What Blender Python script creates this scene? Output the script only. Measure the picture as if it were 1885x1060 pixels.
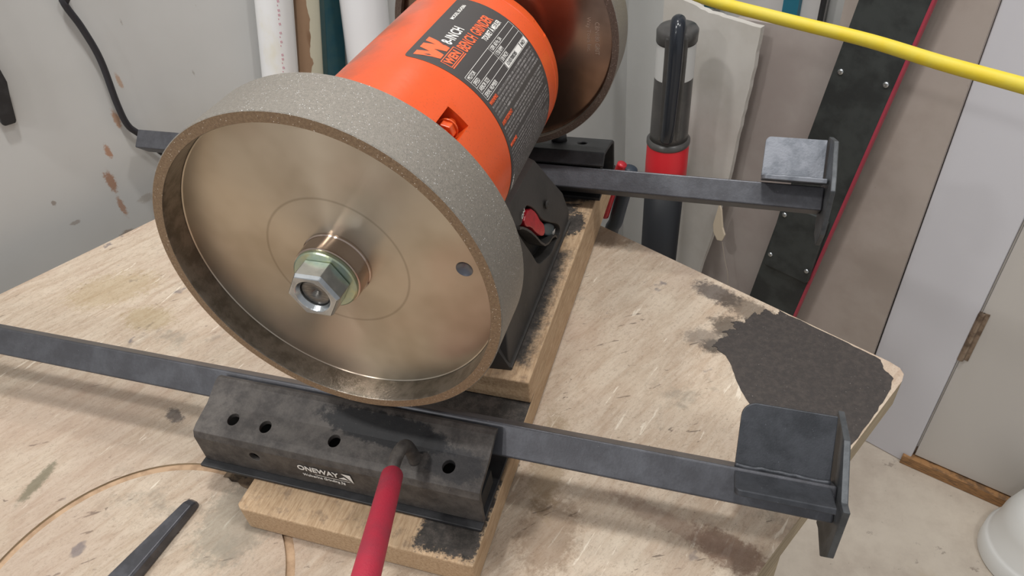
import bpy, bmesh, math, random
from mathutils import Vector, Matrix
random.seed(7)
for o in list(bpy.data.objects): bpy.data.objects.remove(o)
S = bpy.context.scene
COL = S.collection

# ---------------------------------------------------------------- camera, world, lights, exposure
F_PX = 1307.1427
Rw = Matrix(((0.95363555, 0.28884536, -0.08454343), (0.12885151, -0.64570223, -0.7526393), (-0.27198625, 0.70685004, -0.65298277)))
cam = bpy.data.objects.new('camera', bpy.data.cameras.new('camera')); COL.objects.link(cam)
cam.data.sensor_width = 36; cam.data.lens = F_PX / 1885 * 36; cam.data.clip_start = .01
M = Matrix(((1, 0, 0), (0, -1, 0), (0, 0, -1))) @ Rw
cam.matrix_world = Matrix.Translation((0.20260107, -0.24449848, 0.24033256)) @ M.transposed().to_4x4()
S.camera = cam

W = bpy.data.worlds.new('room_light'); S.world = W; W.use_nodes = True
W.node_tree.nodes['Background'].inputs[0].default_value = (.97, .98, 1, 1)
W.node_tree.nodes['Background'].inputs[1].default_value = .50

def area(name, loc, sx, sy, power, col=(1, .96, .9), rz=0.0):
    l = bpy.data.lights.new(name, 'AREA'); l.shape = 'RECTANGLE'; l.size = sx; l.size_y = sy; l.energy = power; l.color = col
    o = bpy.data.objects.new(name, l); COL.objects.link(o); o.location = loc; o.rotation_euler = (0, 0, rz); return o
area('ceiling_lamp', (-1.15, -2.0, 1.5), .13, .13, 17, (1, .985, .96))
area('ceiling_lamp', (-.65, -2.3, 1.5), .13, .13, 12, (1, .985, .96))
area('ceiling_lamp', (-.75, -.42, 1.5), .13, .13, 14, (1, .985, .96))
area('ceiling_lamp', (.08, .20, 1.5), .13, .13, 15, (1, .985, .96))
area('ceiling_lamp', (1.0, .10, 1.5), .13, .13, 9, (1, .985, .96))
area('ceiling_lamp', (-.15, .85, 1.5), .16, .16, 7, (1, .985, .96))
S.view_settings.view_transform = 'Standard'; S.view_settings.look = 'None'
S.view_settings.exposure = -0.22; S.view_settings.gamma = 1; S.view_settings.use_curve_mapping = False

# ---------------------------------------------------------------- helpers
def srgb(h):
    c = [int(h[i:i+2], 16) / 255 for i in (0, 2, 4)]
    return tuple((x / 12.92 if x <= .04045 else ((x + .055) / 1.055) ** 2.4) for x in c) + (1,)

class NT:
    def __init__(s, name):
        s.m = bpy.data.materials.new(name); s.m.use_nodes = True; s.t = s.m.node_tree; s.n = s.t.nodes
        s.b = s.n['Principled BSDF']; s.pos = s.n.new('ShaderNodeNewGeometry').outputs['Position']
    def L(s, a, b): s.t.links.new(a, b)
    def map(s, rz=0, scale=(1, 1, 1), vec=None):
        mp = s.n.new('ShaderNodeMapping'); mp.vector_type = 'POINT'
        r = s.n.new('ShaderNodeVectorRotate'); r.rotation_type = 'Z_AXIS'; r.inputs['Angle'].default_value = -rz
        s.L(vec or s.pos, r.inputs['Vector']); s.L(r.outputs[0], mp.inputs['Vector']); mp.inputs['Scale'].default_value = scale
        return mp.outputs[0]
    def noise(s, scale, vec=None, detail=5, rough=.6, dist=0):
        x = s.n.new('ShaderNodeTexNoise'); x.inputs['Scale'].default_value = scale; x.inputs['Detail'].default_value = detail
        x.inputs['Roughness'].default_value = rough; x.inputs['Distortion'].default_value = dist
        s.L(vec or s.pos, x.inputs['Vector']); return x.outputs['Fac']
    def ramp(s, v, lo, hi, a=0, b=1):
        x = s.n.new('ShaderNodeMapRange'); x.inputs[1].default_value = lo; x.inputs[2].default_value = hi
        x.inputs[3].default_value = a; x.inputs[4].default_value = b; x.interpolation_type = 'SMOOTHSTEP'
        s.L(v, x.inputs[0]); return x.outputs[0]
    def math(s, op, a, b=None):
        x = s.n.new('ShaderNodeMath'); x.operation = op
        for i, v in enumerate((a, b)):
            if v is None: continue
            if isinstance(v, (int, float)): x.inputs[i].default_value = v
            else: s.L(v, x.inputs[i])
        return x.outputs[0]
    def mix(s, f, a, b):
        x = s.n.new('ShaderNodeMix'); x.data_type = 'RGBA'
        for v, k in ((f, 0), (a, 6), (b, 7)):
            if isinstance(v, (int, float)): x.inputs[k].default_value = v
            elif isinstance(v, tuple): x.inputs[k].default_value = v
            else: s.L(v, x.inputs[k])
        return x.outputs[2]
    def blob(s, c, rx, ry, ang=0, ns=60, amp=.5, lo=.8, hi=1.05):
        """1 inside an ellipse about c (xy) with a ragged edge"""
        v = s.n.new('ShaderNodeVectorMath'); v.operation = 'SUBTRACT'; s.L(s.pos, v.inputs[0]); v.inputs[1].default_value = (c[0], c[1], 0)
        mp = s.map(ang, (1 / rx, 1 / ry, 0), v.outputs[0])
        l = s.n.new('ShaderNodeVectorMath'); l.operation = 'LENGTH'; s.L(mp, l.inputs[0])
        d = s.math('ADD', l.outputs['Value'], s.math('MULTIPLY', s.math('SUBTRACT', s.noise(ns, None, 9, .78), .5), amp * 2.6))
        return s.ramp(d, lo, hi, 1, 0)
    def rect(s, c, rx, ry, ns=200, amp=.3, lo=.85, hi=1.0):
        x = s.n.new('ShaderNodeSeparateXYZ'); s.L(s.pos, x.inputs[0])
        a = [s.math('ABSOLUTE', s.math('DIVIDE', s.math('SUBTRACT', x.outputs[i], c[i]), r)) for i, r in ((0, rx), (1, ry))]
        d = s.math('ADD', s.math('MAXIMUM', *a), s.math('MULTIPLY', s.math('SUBTRACT', s.noise(ns, None, 10, .8), .5), amp * 2))
        return s.ramp(d, lo, hi, 1, 0)
    def spot(s, c, rx, rz, ns=90, amp=.5):
        v = s.n.new('ShaderNodeVectorMath'); v.operation = 'SUBTRACT'; s.L(s.pos, v.inputs[0]); v.inputs[1].default_value = c
        mp = s.map(0, (1 / rx, 1 / rx, 1 / rz), v.outputs[0])
        l = s.n.new('ShaderNodeVectorMath'); l.operation = 'LENGTH'; s.L(mp, l.inputs[0])
        return s.ramp(s.math('ADD', l.outputs['Value'], s.math('MULTIPLY', s.math('SUBTRACT', s.noise(ns * 2.5, None, 7, .8), .5), amp * 4)), .6, 1.1, 1, 0)
    def bump(s, h, strength=.3, dist=.001):
        x = s.n.new('ShaderNodeBump'); x.inputs['Strength'].default_value = strength; x.inputs['Distance'].default_value = dist
        s.L(h, x.inputs['Height']); s.L(x.outputs[0], s.b.inputs['Normal'])
    def fin(s, col, rough=.5, metal=0, spec=.5):
        if isinstance(col, tuple): s.b.inputs['Base Color'].default_value = col
        else: s.L(col, s.b.inputs['Base Color'])
        for v, k in ((rough, 'Roughness'), (metal, 'Metallic'), (spec, 'Specular IOR Level')):
            if isinstance(v, (int, float)): s.b.inputs[k].default_value = v
            else: s.L(v, s.b.inputs[k])
        return s.m

def simple(name, h, rough=.5, metal=0, var=None, scale=40, lo=.4, hi=.65, bump=0, bscale=300, spec=.5, stretch=(1, 1, 1), rz=0, dust=None):
    t = NT(name); c = srgb(h)
    if var: c = t.mix(t.ramp(t.noise(scale, t.map(rz, stretch)), lo, hi), c, srgb(var))
    if dust: c = t.mix(t.ramp(t.noise(dust[1], detail=8, rough=.75), dust[2], dust[3]), c, srgb(dust[0]))
    if bump: t.bump(t.noise(bscale, t.map(rz, stretch)), bump)
    return t.fin(c, rough, metal, spec)

def link(name, me, mat=None, parent=None, smooth=False, bevel=0, seg=2):
    o = bpy.data.objects.new(name, me); COL.objects.link(o)
    if mat:
        for m in (mat if isinstance(mat, (list, tuple)) else [mat]): me.materials.append(m)
    if parent: o.parent = parent
    if smooth:
        for p in me.polygons: p.use_smooth = True
    if bevel:
        b = o.modifiers.new('bevel', 'BEVEL'); b.width = bevel; b.segments = seg; b.limit_method = 'ANGLE'; b.angle_limit = math.radians(35)
    return o
def mesh(vs, fs):
    me = bpy.data.meshes.new('m'); me.from_pydata([tuple(v) for v in vs], [], fs); me.update()
    bm = bmesh.new(); bm.from_mesh(me); bmesh.ops.recalc_face_normals(bm, faces=bm.faces); bm.to_mesh(me); bm.free()
    return me
def thing(name, label, cat, loc=(0, 0, 0), group=None):
    o = bpy.data.objects.new(name, None); COL.objects.link(o); o.empty_display_size = .02
    o['label'] = label; o['category'] = cat
    if group: o['group'] = group
    return o
def tag(o, label, cat, group=None):
    o['label'] = label; o['category'] = cat
    if group: o['group'] = group
    return o
def box_me(x0, x1, y0, y1, z0, z1):
    v = [(x, y, z) for x in (x0, x1) for y in (y0, y1) for z in (z0, z1)]
    return mesh(v, [(0, 1, 3, 2), (4, 6, 7, 5), (0, 4, 5, 1), (2, 3, 7, 6), (0, 2, 6, 4), (1, 5, 7, 3)])
def prism_me(poly, a, b, f):
    """poly of 2D points extruded between a and b; f(p, t) -> 3D"""
    n = len(poly); v = [f(p, a) for p in poly] + [f(p, b) for p in poly]
    fs = [tuple(range(n)), tuple(range(2 * n - 1, n - 1, -1))] + [(i, (i + 1) % n, n + (i + 1) % n, n + i) for i in range(n)]
    return mesh(v, fs)
YZ = lambda p, t: (t, p[0], p[1])
XY = lambda p, t: (p[0], p[1], t)
def sheet_poly(line, th):
    """offset an open polyline to a closed profile of thickness th (to its right side)"""
    n = len(line); out = []
    for i, p in enumerate(line):
        d = Vector((0, 0))
        if i: d += (Vector(p) - Vector(line[i-1])).normalized()
        if i < n - 1: d += (Vector(line[i+1]) - Vector(p)).normalized()
        d.normalize(); nr = Vector((d.y, -d.x))
        k = 1
        if 0 < i < n - 1:
            a = (Vector(line[i+1]) - Vector(p)).normalized(); k = 1 / max(.5, abs(a.x * d.x + a.y * d.y))
        out.append(tuple(Vector(p) + nr * th * k))
    return list(line) + out[::-1]
def sheet_me(line, th, a, b, f=YZ):
    """folded sheet: quads only so bends stay clean"""
    poly = sheet_poly(line, th); n = len(line); m = 2 * n
    v = [f(p, a) for p in poly] + [f(p, b) for p in poly]; fs = []
    for i in range(m): j = (i + 1) % m; fs.append((i, j, m + j, m + i))
    for i in range(n - 1):
        q = (i, i + 1, m - 2 - i, m - 1 - i); fs.append(q); fs.append(tuple(m + k for k in q[::-1]))
    return mesh(v, fs)
def lathe_me(prof, seg=96, f=None, closed=False, mats=None):
    """prof [(r, h)]; default axis Y through the origin"""
    f = f or (lambda r, h, a: (r * math.cos(a), h, r * math.sin(a)))
    bm = bmesh.new(); rings = []
    for r, h in prof:
        if r < 1e-6: rings.append([bm.verts.new(f(0, h, 0))])
        else: rings.append([bm.verts.new(f(r, h, 2 * math.pi * i / seg)) for i in range(seg)])
    pairs = list(zip(rings, rings[1:])) + ([(rings[-1], rings[0])] if closed else [])
    for k, (A, B) in enumerate(pairs):
        for i in range(seg):
            j = (i + 1) % seg
            if len(A) == 1 and len(B) == 1: continue
            if len(A) == 1: q = [A[0], B[i], B[j]]
            elif len(B) == 1: q = [A[i], B[0], A[j]]
            else: q = [A[i], B[i], B[j], A[j]]
            fc = bm.faces.new(q); fc.material_index = mats[k] if mats else 0
    bmesh.ops.recalc_face_normals(bm, faces=bm.faces)
    me = bpy.data.meshes.new('m'); bm.to_mesh(me); bm.free(); return me
def axis_f(o, d):
    """lathe frame: origin o, axis d"""
    o = Vector(o); d = Vector(d).normalized(); a = d.orthogonal().normalized(); b = d.cross(a)
    return lambda r, h, t: tuple(o + d * h + (a * math.cos(t) + b * math.sin(t)) * r)
def tube_me(pts, r, seg=14, cap=True, step=6):
    P = [Vector(p) for p in pts]; Q = []
    for i in range(len(P) - 1):
        a = P[max(i-1, 0)]; b = P[i]; c = P[i+1]; d = P[min(i+2, len(P)-1)]
        for k in range(step):
            t = k / step
            Q.append(.5 * ((2*b) + (c-a)*t + (2*a-5*b+4*c-d)*t*t + (3*b-a-3*c+d)*t**3))
    Q.append(P[-1]); v = []; fs = []; n = len(Q); up = None
    for i, q in enumerate(Q):
        d = (Q[min(i+1, n-1)] - Q[max(i-1, 0)]).normalized()
        if up is None: up = d.orthogonal().normalized()
        up = (up - d * up.dot(d)).normalized(); s = d.cross(up)
        rr = r(i / (n - 1)) if callable(r) else r
        for k in range(seg):
            a = 2 * math.pi * k / seg; v.append(q + (up * math.cos(a) + s * math.sin(a)) * rr)
    for i in range(n - 1):
        for k in range(seg): fs.append((i*seg+k, i*seg+(k+1) % seg, (i+1)*seg+(k+1) % seg, (i+1)*seg+k))
    if cap: fs.append(tuple(range(seg))); fs.append(tuple(range((n-1)*seg, n*seg)))
    return mesh(v, fs)
def boolean(o, cutters, op='DIFFERENCE'):
    for c in cutters:
        m = o.modifiers.new('b', 'BOOLEAN'); m.operation = op; m.solver = 'EXACT'; m.object = c
    dg = bpy.context.evaluated_depsgraph_get(); dg.update()
    me = bpy.data.meshes.new_from_object(o.evaluated_get(dg)); o.modifiers.clear(); o.data = me
    for c in cutters: bpy.data.objects.remove(c)
    return o
def autosmooth(o, deg=35):
    me = o.data
    bm = bmesh.new(); bm.from_mesh(me)
    for f in bm.faces: f.smooth = True
    for e in bm.edges:
        if len(e.link_faces) == 2 and e.calc_face_angle(0) > math.radians(deg): e.smooth = False
    bm.to_mesh(me); bm.free()
def text_me(s, size, f, extrude=.0001, sx=1, align='LEFT', bold=0, spacing=1):
    """letters as a mesh, each vertex carried to its surface by f(x, y, z)"""
    c = bpy.data.curves.new('t', 'FONT'); c.body = s; c.size = size; c.extrude = extrude; c.align_x = align; c.offset = bold; c.resolution_u = 3; c.space_character = spacing
    o = bpy.data.objects.new('t', c); COL.objects.link(o)
    dg = bpy.context.evaluated_depsgraph_get(); dg.update()
    me = bpy.data.meshes.new_from_object(o.evaluated_get(dg)); bpy.data.objects.remove(o)
    for v in me.vertices: v.co = f(v.co.x * sx, v.co.y, v.co.z)
    me.materials.clear(); return me
def join_me(mes):
    bm = bmesh.new()
    for me in mes: bm.from_mesh(me)
    me = bpy.data.meshes.new('m'); bm.to_mesh(me); bm.free(); return me

TH = math.radians(28)
U = Vector((math.cos(TH), -math.sin(TH), 0)); N = Vector((math.sin(TH), math.cos(TH), 0))
def WP(u, n, z): return tuple(U * u + N * n + Vector((0, 0, z)))
def wprism(poly, n0, n1): return prism_me(poly, n0, n1, lambda p, t: WP(p[0], t, p[1]))
GR = math.radians(62)          # direction of the bench grain
ZB, ZL, ZU = -.212, -.187, -.1635   # bench top, lower plank top, upper plank top

# ---------------------------------------------------------------- materials
t = NT('wall_paint'); c = t.mix(t.ramp(t.noise(3), .35, .7), srgb('c6c6c4'), srgb('bcbcb9'))
v = t.map(0, (1, 1, .35)); spots = t.ramp(t.noise(55, v, 6, .7), .70, .75)
c = t.mix(t.math('MULTIPLY', spots, .55), c, srgb('8b7f74'))
for nn, zz, ra, rb, hx, k in ((.0445, -.150, .004, .010, 'a9744f', .8), (.0315, -.186, .006, .016, '9a6f52', .85), (.0293, -.222, .004, .016, 'a3785c', .8), (.0197, -.258, .010, .006, '8f7a68', .7), (.0905, -.079, .003, .012, 'b08a6c', .7), (.0692, -.119, .004, .014, 'a87d5c', .8),
        (.085, -.155, .003, .014, 'ab8c78', .6), (-.0345, -.182, .003, .004, '85766a', .7), (-.0251, -.215, .007, .003, '8d8076', .6), (.12, -.02, .0015, .005, '8a7f78', .5), (.06, -.225, .012, .006, '9b9084', .5), (.175, -.10, .0015, .006, '857b72', .5)):
    c = t.mix(t.math('MULTIPLY', t.spot(tuple(U * -.6 + N * nn + Vector((0, 0, zz))), ra, rb), k), c, srgb(hx))
M_WALL = t.fin(c, .75)
t = NT('worn_plywood')
g = t.noise(26, t.map(GR, (1, 4.5, 1)), 9, .72, .5); f = t.noise(170, t.map(GR, (1, 2.2, 1)), 7, .75)
c = t.mix(t.ramp(g, .35, .7), srgb('cdbdaa'), srgb('b6a18c'))
c = t.mix(t.math('MULTIPLY', t.ramp(f, .52, .68), .5), c, srgb('94826f'))
c = t.mix(t.math('MULTIPLY', t.ramp(t.noise(9, detail=3), .52, .72), .35), c, srgb('e0d5c2'))
c = t.mix(t.math('MULTIPLY', t.ramp(t.noise(16, detail=7, rough=.7), .58, .7), .55), c, srgb('8d8578'))
c = t.mix(t.math('MULTIPLY', t.ramp(t.noise(110, t.map(GR - .5, (.45, 2.2, 1)), 5, .6, .8), .655, .70), .75), c, srgb('5e5248'))
c = t.mix(t.math('MULTIPLY', t.ramp(t.noise(60, t.map(GR + .2, (.4, 2.5, 1)), 4, .6, .5), .66, .70), .6), c, srgb('efe5d4'))
c = t.mix(t.math('MULTIPLY', t.ramp(t.noise(380, detail=8, rough=.85), .52, .62), .4), c, srgb('8a7767'))
c = t.mix(t.math('MULTIPLY', t.ramp(t.noise(7, t.map(.3), 4), .48, .66), .35), c, srgb('b39a8a'))
c = t.mix(t.math('MULTIPLY', t.ramp(t.noise(34, t.map(1.2), 3, .6), .69, .75), .6), c, srgb('5f5c66'))
for cc, rx, ry, an, hx, k in [((.205, .275), .026, .012, -.5, '4a4444', .8), ((.235, .258), .034, .014, -.5, '54493f', .7), ((.222, .232), .022, .016, -.4, '3d3732', .75), ((.208, .206), .012, .010, 0, '2c2826', .8), ((.09, .345), .03, .02, 0, '7b6450', .6), ((-.222, .03), .012, .006, -.4, '3e3b3e', .75),
        ((.235, .018), .030, .014, -.35, '6d5040', .7), ((.2, .028), .06, .008, -.3, '8b7364', .5), ((.115, .0), .022, .035, 0, '7c6550', .55), ((.1, .06), .015, .05, .1, '8f7a5c', .5),
        ((-.4, .16), .05, .03, .5, 'a08a5a', .35), ((-.33, .13), .03, .018, 0, '94804e', .4), ((-.29, -.055), .006, .022, .05, '6f6c57', .75), ((-.11, -.045), .03, .04, 0, '8a8578', .55), ((.2, .215), .02, .012, 0, '6d655e', .6)]:
    c = t.mix(t.math('MULTIPLY', t.blob(cc, rx, ry, an, 200, .8, .6, 1.15), k), c, srgb(hx))
h = t.math('ADD', t.math('MULTIPLY', g, .6), t.math('MULTIPLY', f, 1.0)); t.bump(h, .8, .0018)
M_BENCH = t.fin(c, .8, 0, .3)
t = NT('ply_edge'); v = t.map(GR, (1, 1, 60)); c = t.mix(t.ramp(t.noise(18, v, 6), .4, .62), srgb('b9a88c'), srgb('8d7c64')); t.bump(t.noise(60, t.map(GR, (1, 1, 8))), .5, .002); M_EDGE = t.fin(c, .8)
t = NT('dark_film'); c = t.mix(t.ramp(t.noise(190, detail=8, rough=.8), .4, .68), srgb('332e2c'), srgb('433c38')); c = t.mix(t.ramp(t.noise(900), .70, .73), c, srgb('b5aea8')); t.bump(t.noise(500), .4, .0005); M_FILM = t.fin(c, .55, 0, .4)
M_GROOVE = simple('fresh_cut_ply', 'b4977a', .8, var='9c8065', scale=80, bump=.4, bscale=200)
M_CHIP = simple('chipped_ply', '6b5a48', .9, var='2f2822', scale=120, bump=.8, bscale=200)
def plank_mat(name, masks):
    t = NT(name); g = t.noise(90, t.map(0, (6, .7, 6)), 7, .7, .4)
    c = t.mix(t.ramp(g, .35, .7), srgb('c2a788'), srgb('a48768'))
    geo = t.n.new('ShaderNodeNewGeometry'); sep = t.n.new('ShaderNodeSeparateXYZ'); t.L(geo.outputs['Normal'], sep.inputs[0])
    up = t.ramp(sep.outputs[2], .5, .9)
    dirt = None
    for (cc, rx, ry, an, ns, amp) in masks:
        b = t.rect(cc, rx, ry, ns, amp) if an == 'r' else t.blob(cc, rx, ry, an, ns, amp, .8, 1.05); dirt = b if dirt is None else t.math('MAXIMUM', dirt, b)
    dirt = t.math('MULTIPLY', dirt, up)
    dk = t.mix(t.ramp(t.noise(90, detail=8, rough=.8), .4, .7), srgb('35322f'), srgb('57504b')); dk = t.mix(t.ramp(t.noise(1300), .70, .74), dk, srgb('9c9690'))
    c = t.mix(t.math('MULTIPLY', up, t.ramp(t.noise(130, detail=6, rough=.7), .5, .68, 0, .5)), c, srgb('6f5f52'))
    c = t.mix(dirt, c, dk); t.bump(g, .5, .0012); return t.fin(c, .75, 0, .3)
M_LOW = plank_mat('plank_with_grime', [((.056, -.012), .0235, .0335, 'r', 230, .5), ((.02, .07), .14, .035, 0, 90, .3), ((-.03, .0), .13, .01, 0, 90, .3)])
M_UP = plank_mat('plank_black_grime', [((-.01, .18), .0885, .078, 'r', 230, .16), ((.066, .295), .01, .02, 0, 200, .9), ((.0, .30), .068, .03, 'r', 200, .3), ((.02, .345), .062, .022, 0, 100, .3)])
t = NT('dusty_black_steel'); c = t.mix(t.ramp(t.noise(70, detail=8, rough=.75), .35, .65), srgb('403c3a'), srgb('5b5652')); c = t.mix(t.math('MULTIPLY', t.blob((-.0, .012), .055, .011, -.05, 140, .5), .9), c, srgb('1c1d20'))
c = t.mix(t.math('MULTIPLY', t.blob((.055, -.001), .022, .012, 0, 200, .6), .6), c, srgb('24262b')); c = t.mix(t.ramp(t.noise(1500), .71, .735), c, srgb('b5aea6')); t.bump(t.noise(700), .35, .0004); M_BASE = t.fin(c, .55, .25, .4)
M_BLACK = simple('black_paint', '232325', .5, .1, var='2e2e30', scale=60, bump=.15, bscale=600, dust=('6d6862', 1400, .71, .74))
t = NT('grey_steel_bar'); c = t.mix(t.ramp(t.noise(50, detail=7, rough=.7), .35, .7), srgb('4b4b4f'), srgb('5a5b60')); c = t.mix(t.ramp(t.noise(900), .72, .75), c, srgb('a8abb0')); t.bump(t.noise(600), .3, .0003); M_BAR = t.fin(c, .42, .55, .5)
t = NT('dark_steel_rest'); c = t.mix(t.ramp(t.noise(45, detail=7, rough=.7), .35, .7), srgb('46484d'), srgb('34363a')); c = t.mix(t.ramp(t.noise(1400), .69, .73), c, srgb('8f959c')); t.bump(t.noise(900), .4, .0003); M_REST = t.fin(c, .5, .5, .5)
M_REST2 = simple('lighter_steel_rest', '7c7f86', .5, .45, var='656970', scale=60, bump=.2, bscale=500)
M_ENDPL = simple('end_plate_steel', '55585b', .5, .4, var='44474a', scale=60, bump=.2, bscale=500)
M_ORANGE = None
t = NT('orange_enamel'); c = t.mix(t.ramp(t.noise(6), .4, .7), srgb('df5a26'), srgb('d6501f'))
sp = t.n.new('ShaderNodeSeparateXYZ'); t.L(t.pos, sp.inputs[0])
dustm = t.math('MULTIPLY', t.ramp(sp.outputs[0], .010, -.045), t.ramp(t.noise(25, None, 8, .7), .28, .62))
c = t.mix(t.math('MULTIPLY', dustm, .75), c, srgb('6b4a3c'))
c = t.mix(t.math('MULTIPLY', t.ramp(t.noise(900, detail=4), .58, .68), .5), c, srgb('9a4526'))
t.bump(t.noise(220), .12, .0006); M_ORANGE = t.fin(c, .28, 0, .5)
M_LABEL = simple('label_print', '3f3b3a', .45, dust=('8a6a5a', 1200, .68, .72))
M_WHITE = simple('white_ink', 'dedbd6', .5); M_ORINK = simple('orange_ink', 'f0663a', .5); M_DKINK = simple('dark_ink', '2c2a2a', .5); M_GREYINK = simple('grey_ink', '9c9896', .5)
def grit(name, h1, h2, hs, metal):
    t = NT(name); c = t.mix(t.ramp(t.noise(700, detail=5, rough=.8), .35, .68), srgb(h1), srgb(h2))
    vo = t.n.new('ShaderNodeTexVoronoi'); vo.inputs['Scale'].default_value = 1250; t.L(t.pos, vo.inputs['Vector'])
    w = t.n.new('ShaderNodeTexWhiteNoise'); t.L(vo.outputs['Color'], w.inputs['Vector'])
    k = t.math('MULTIPLY', t.ramp(w.outputs['Value'], .90, .93), t.ramp(vo.outputs['Distance'], .32, .2))
    c = t.mix(k, c, srgb(hs)); t.bump(t.noise(2600, detail=3), .6, .0005)
    return t.fin(c, t.ramp(k, 0, 1, .48, .15), metal, .5)
M_GRIT = grit('grey_abrasive_grit', '7f7a72', '938c83', 'ffffff', .45)
M_GRITB = grit('brown_abrasive_grit', '7d6650', '9c8468', 'fff4e6', .35)
t = NT('brushed_disc_metal')
tc = t.n.new('ShaderNodeVectorMath'); tc.operation = 'MULTIPLY'; t.L(t.pos, tc.inputs[0]); tc.inputs[1].default_value = (1, 0, 1)
le = t.n.new('ShaderNodeVectorMath'); le.operation = 'LENGTH'; t.L(tc.outputs[0], le.inputs[0])
c = t.mix(t.ramp(t.noise(18, detail=3), .35, .7), srgb('c4bbac'), srgb('b0a594')); c = t.mix(t.math('MULTIPLY', t.ramp(t.noise(11, t.map(.5), 2), .5, .7), .5), c, srgb('c2ac9c'))
c = t.mix(t.math('MULTIPLY', t.ramp(t.math('ABSOLUTE', t.math('SUBTRACT', le.outputs['Value'], .043)), .0012, 0), .35), c, srgb('6e6250'))
t.b.inputs['Anisotropic'].default_value = .93; t.b.inputs['Anisotropic Rotation'].default_value = .25; tg = t.n.new('ShaderNodeTangent'); tg.direction_type = 'RADIAL'; tg.axis = 'Y'; t.L(tg.outputs[0], t.b.inputs['Tangent'])
M_DISC = t.fin(c, .30, .97)
t = NT('polished_collar'); t.b.inputs['Anisotropic'].default_value = .85; t.b.inputs['Anisotropic Rotation'].default_value = .25; tg = t.n.new('ShaderNodeTangent'); tg.direction_type = 'RADIAL'; tg.axis = 'Y'; t.L(tg.outputs[0], t.b.inputs['Tangent']); M_COLLAR = t.fin(srgb('c0ada0'), .16, 1)
M_GRITD = grit('shaded_brown_grit', '54463e', '6b5c52', 'e8ddd2', .3)  # brown grit darkened for the far rim face: shade painted into its colour
M_RIMIN = simple('rim_inner_wall', '8b8277', .32, .8, var='6f675c', scale=90, bump=.25, bscale=500)
M_ZINC = simple('zinc_washer', 'a9b8a8', .28, .9, var='c3c8a2', scale=50)
M_NUT = simple('steel_nut', 'c2c6c8', .25, .95, var='a9adb0', scale=80); M_SHAFT = simple('spindle_end', '6d6a66', .4, .9, stretch=(1, 1, 12), var='8f8b86', scale=200)
M_CAST = simple('charcoal_cast', '403d3b', .6, .05, var='353331', scale=30, bump=.12, bscale=700, dust=('6b655e', 60, .6, .8))
M_RED = simple('red_rubber_grip', 'a5243a', .55, 0, var='902a3c', scale=25, bump=.35, bscale=900, dust=('d98a94', 900, .66, .72))
M_RED2 = simple('red_plastic', 'c2202f', .35, var='a31a28', scale=80); M_TEAL = simple('teal_grey_plastic', '46545a', .5)
M_DARK = simple('matt_black', '0f0f10', .7)
M_DISTRIM = simple('bright_steel', 'c9c6c0', .2, 1)

# ---------------------------------------------------------------- setting
def struct(name, me, mat, **k):
    o = link(name, me, mat, **k); o['kind'] = 'structure'; return o
t = NT('concrete_floor'); c = t.mix(t.ramp(t.noise(5, detail=8, rough=.7), .35, .7), srgb('cdc2b3'), srgb('b3a698')); c = t.mix(t.math('MULTIPLY', t.ramp(t.noise(45, detail=6, rough=.7), .62, .7), .6), c, srgb('7d6f64'))
c = t.mix(t.math('MULTIPLY', t.ramp(t.noise(9, t.map(1)), .6, .7), .3), c, srgb('b9a78a')); t.bump(t.noise(120), .15); M_FLOOR = t.fin(c, .6)
struct('floor', box_me(-3, 3, -3, 3, -1.14, -1.1), M_FLOOR)
struct('wall_left', mesh([WP(u, n, z) for u in (-.64, -.601) for n in (-1.8, 1.09) for z in (-1.1, .9)], [(0, 1, 3, 2), (4, 6, 7, 5), (0, 4, 5, 1), (2, 3, 7, 6), (0, 2, 6, 4), (1, 5, 7, 3)]), M_WALL)
struct('wall_back', wprism([(-.601, -1.1), (.1, -1.1), (.1, .9), (-.601, .9)], 1.05, 1.09), M_WALL)
struct('wall_right', wprism([(.75, -1.1), (1.6, -1.1), (1.6, .9), (.75, .9)], 1.05, 1.09), M_WALL)
M_TRIM = simple('white_trim_paint', 'd0cfd4', .55, dust=('8b8680', 60, .70, .74)); M_DOOR = simple('grey_door_paint', 'c3beb8', .6, dust=('a59c92', 40, .66, .74))
struct('trim_1', wprism([(.05, -1.099), (.18, -1.099), (.18, .9), (.045, .9)], 1.03, 1.05), M_TRIM, bevel=.002)
dd = Vector((math.cos(math.radians(-20.8)), math.sin(math.radians(-20.8)), 0)); dn = Vector((-dd.y, dd.x, 0)); d0 = Vector(WP(.184, 1.037, 0))
def DP(a, b, z): return tuple(d0 + dd * a + dn * b + Vector((0, 0, z)))
def dbox(a0, a1, b0, b1, z0, z1): return mesh([DP(a, b, z) for a in (a0, a1) for b in (b0, b1) for z in (z0, z1)], [(0, 1, 3, 2), (4, 6, 7, 5), (0, 4, 5, 1), (2, 3, 7, 6), (0, 2, 6, 4), (1, 5, 7, 3)])
door = struct('door_1', dbox(0, .62, 0, .035, -1.07, .9), M_DOOR, bevel=.001)
link('hinge', join_me([tube_me([DP(-.0, -.004, -.775), DP(-.0, -.004, -.66)], .0055, 10), dbox(.002, .012, -.002, .0, -.775, -.66)]), simple('brass_hinge', '9a8877', .4, .6, var='6d5d50', scale=60), door)
struct('trim_2', dbox(-.02, .62, -.012, .03, -1.0995, -1.074), simple('raw_wood_threshold', 'a67b4f', .7, var='70553c', scale=60, stretch=(1, 1, 8), bump=.3), bevel=.001)

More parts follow.
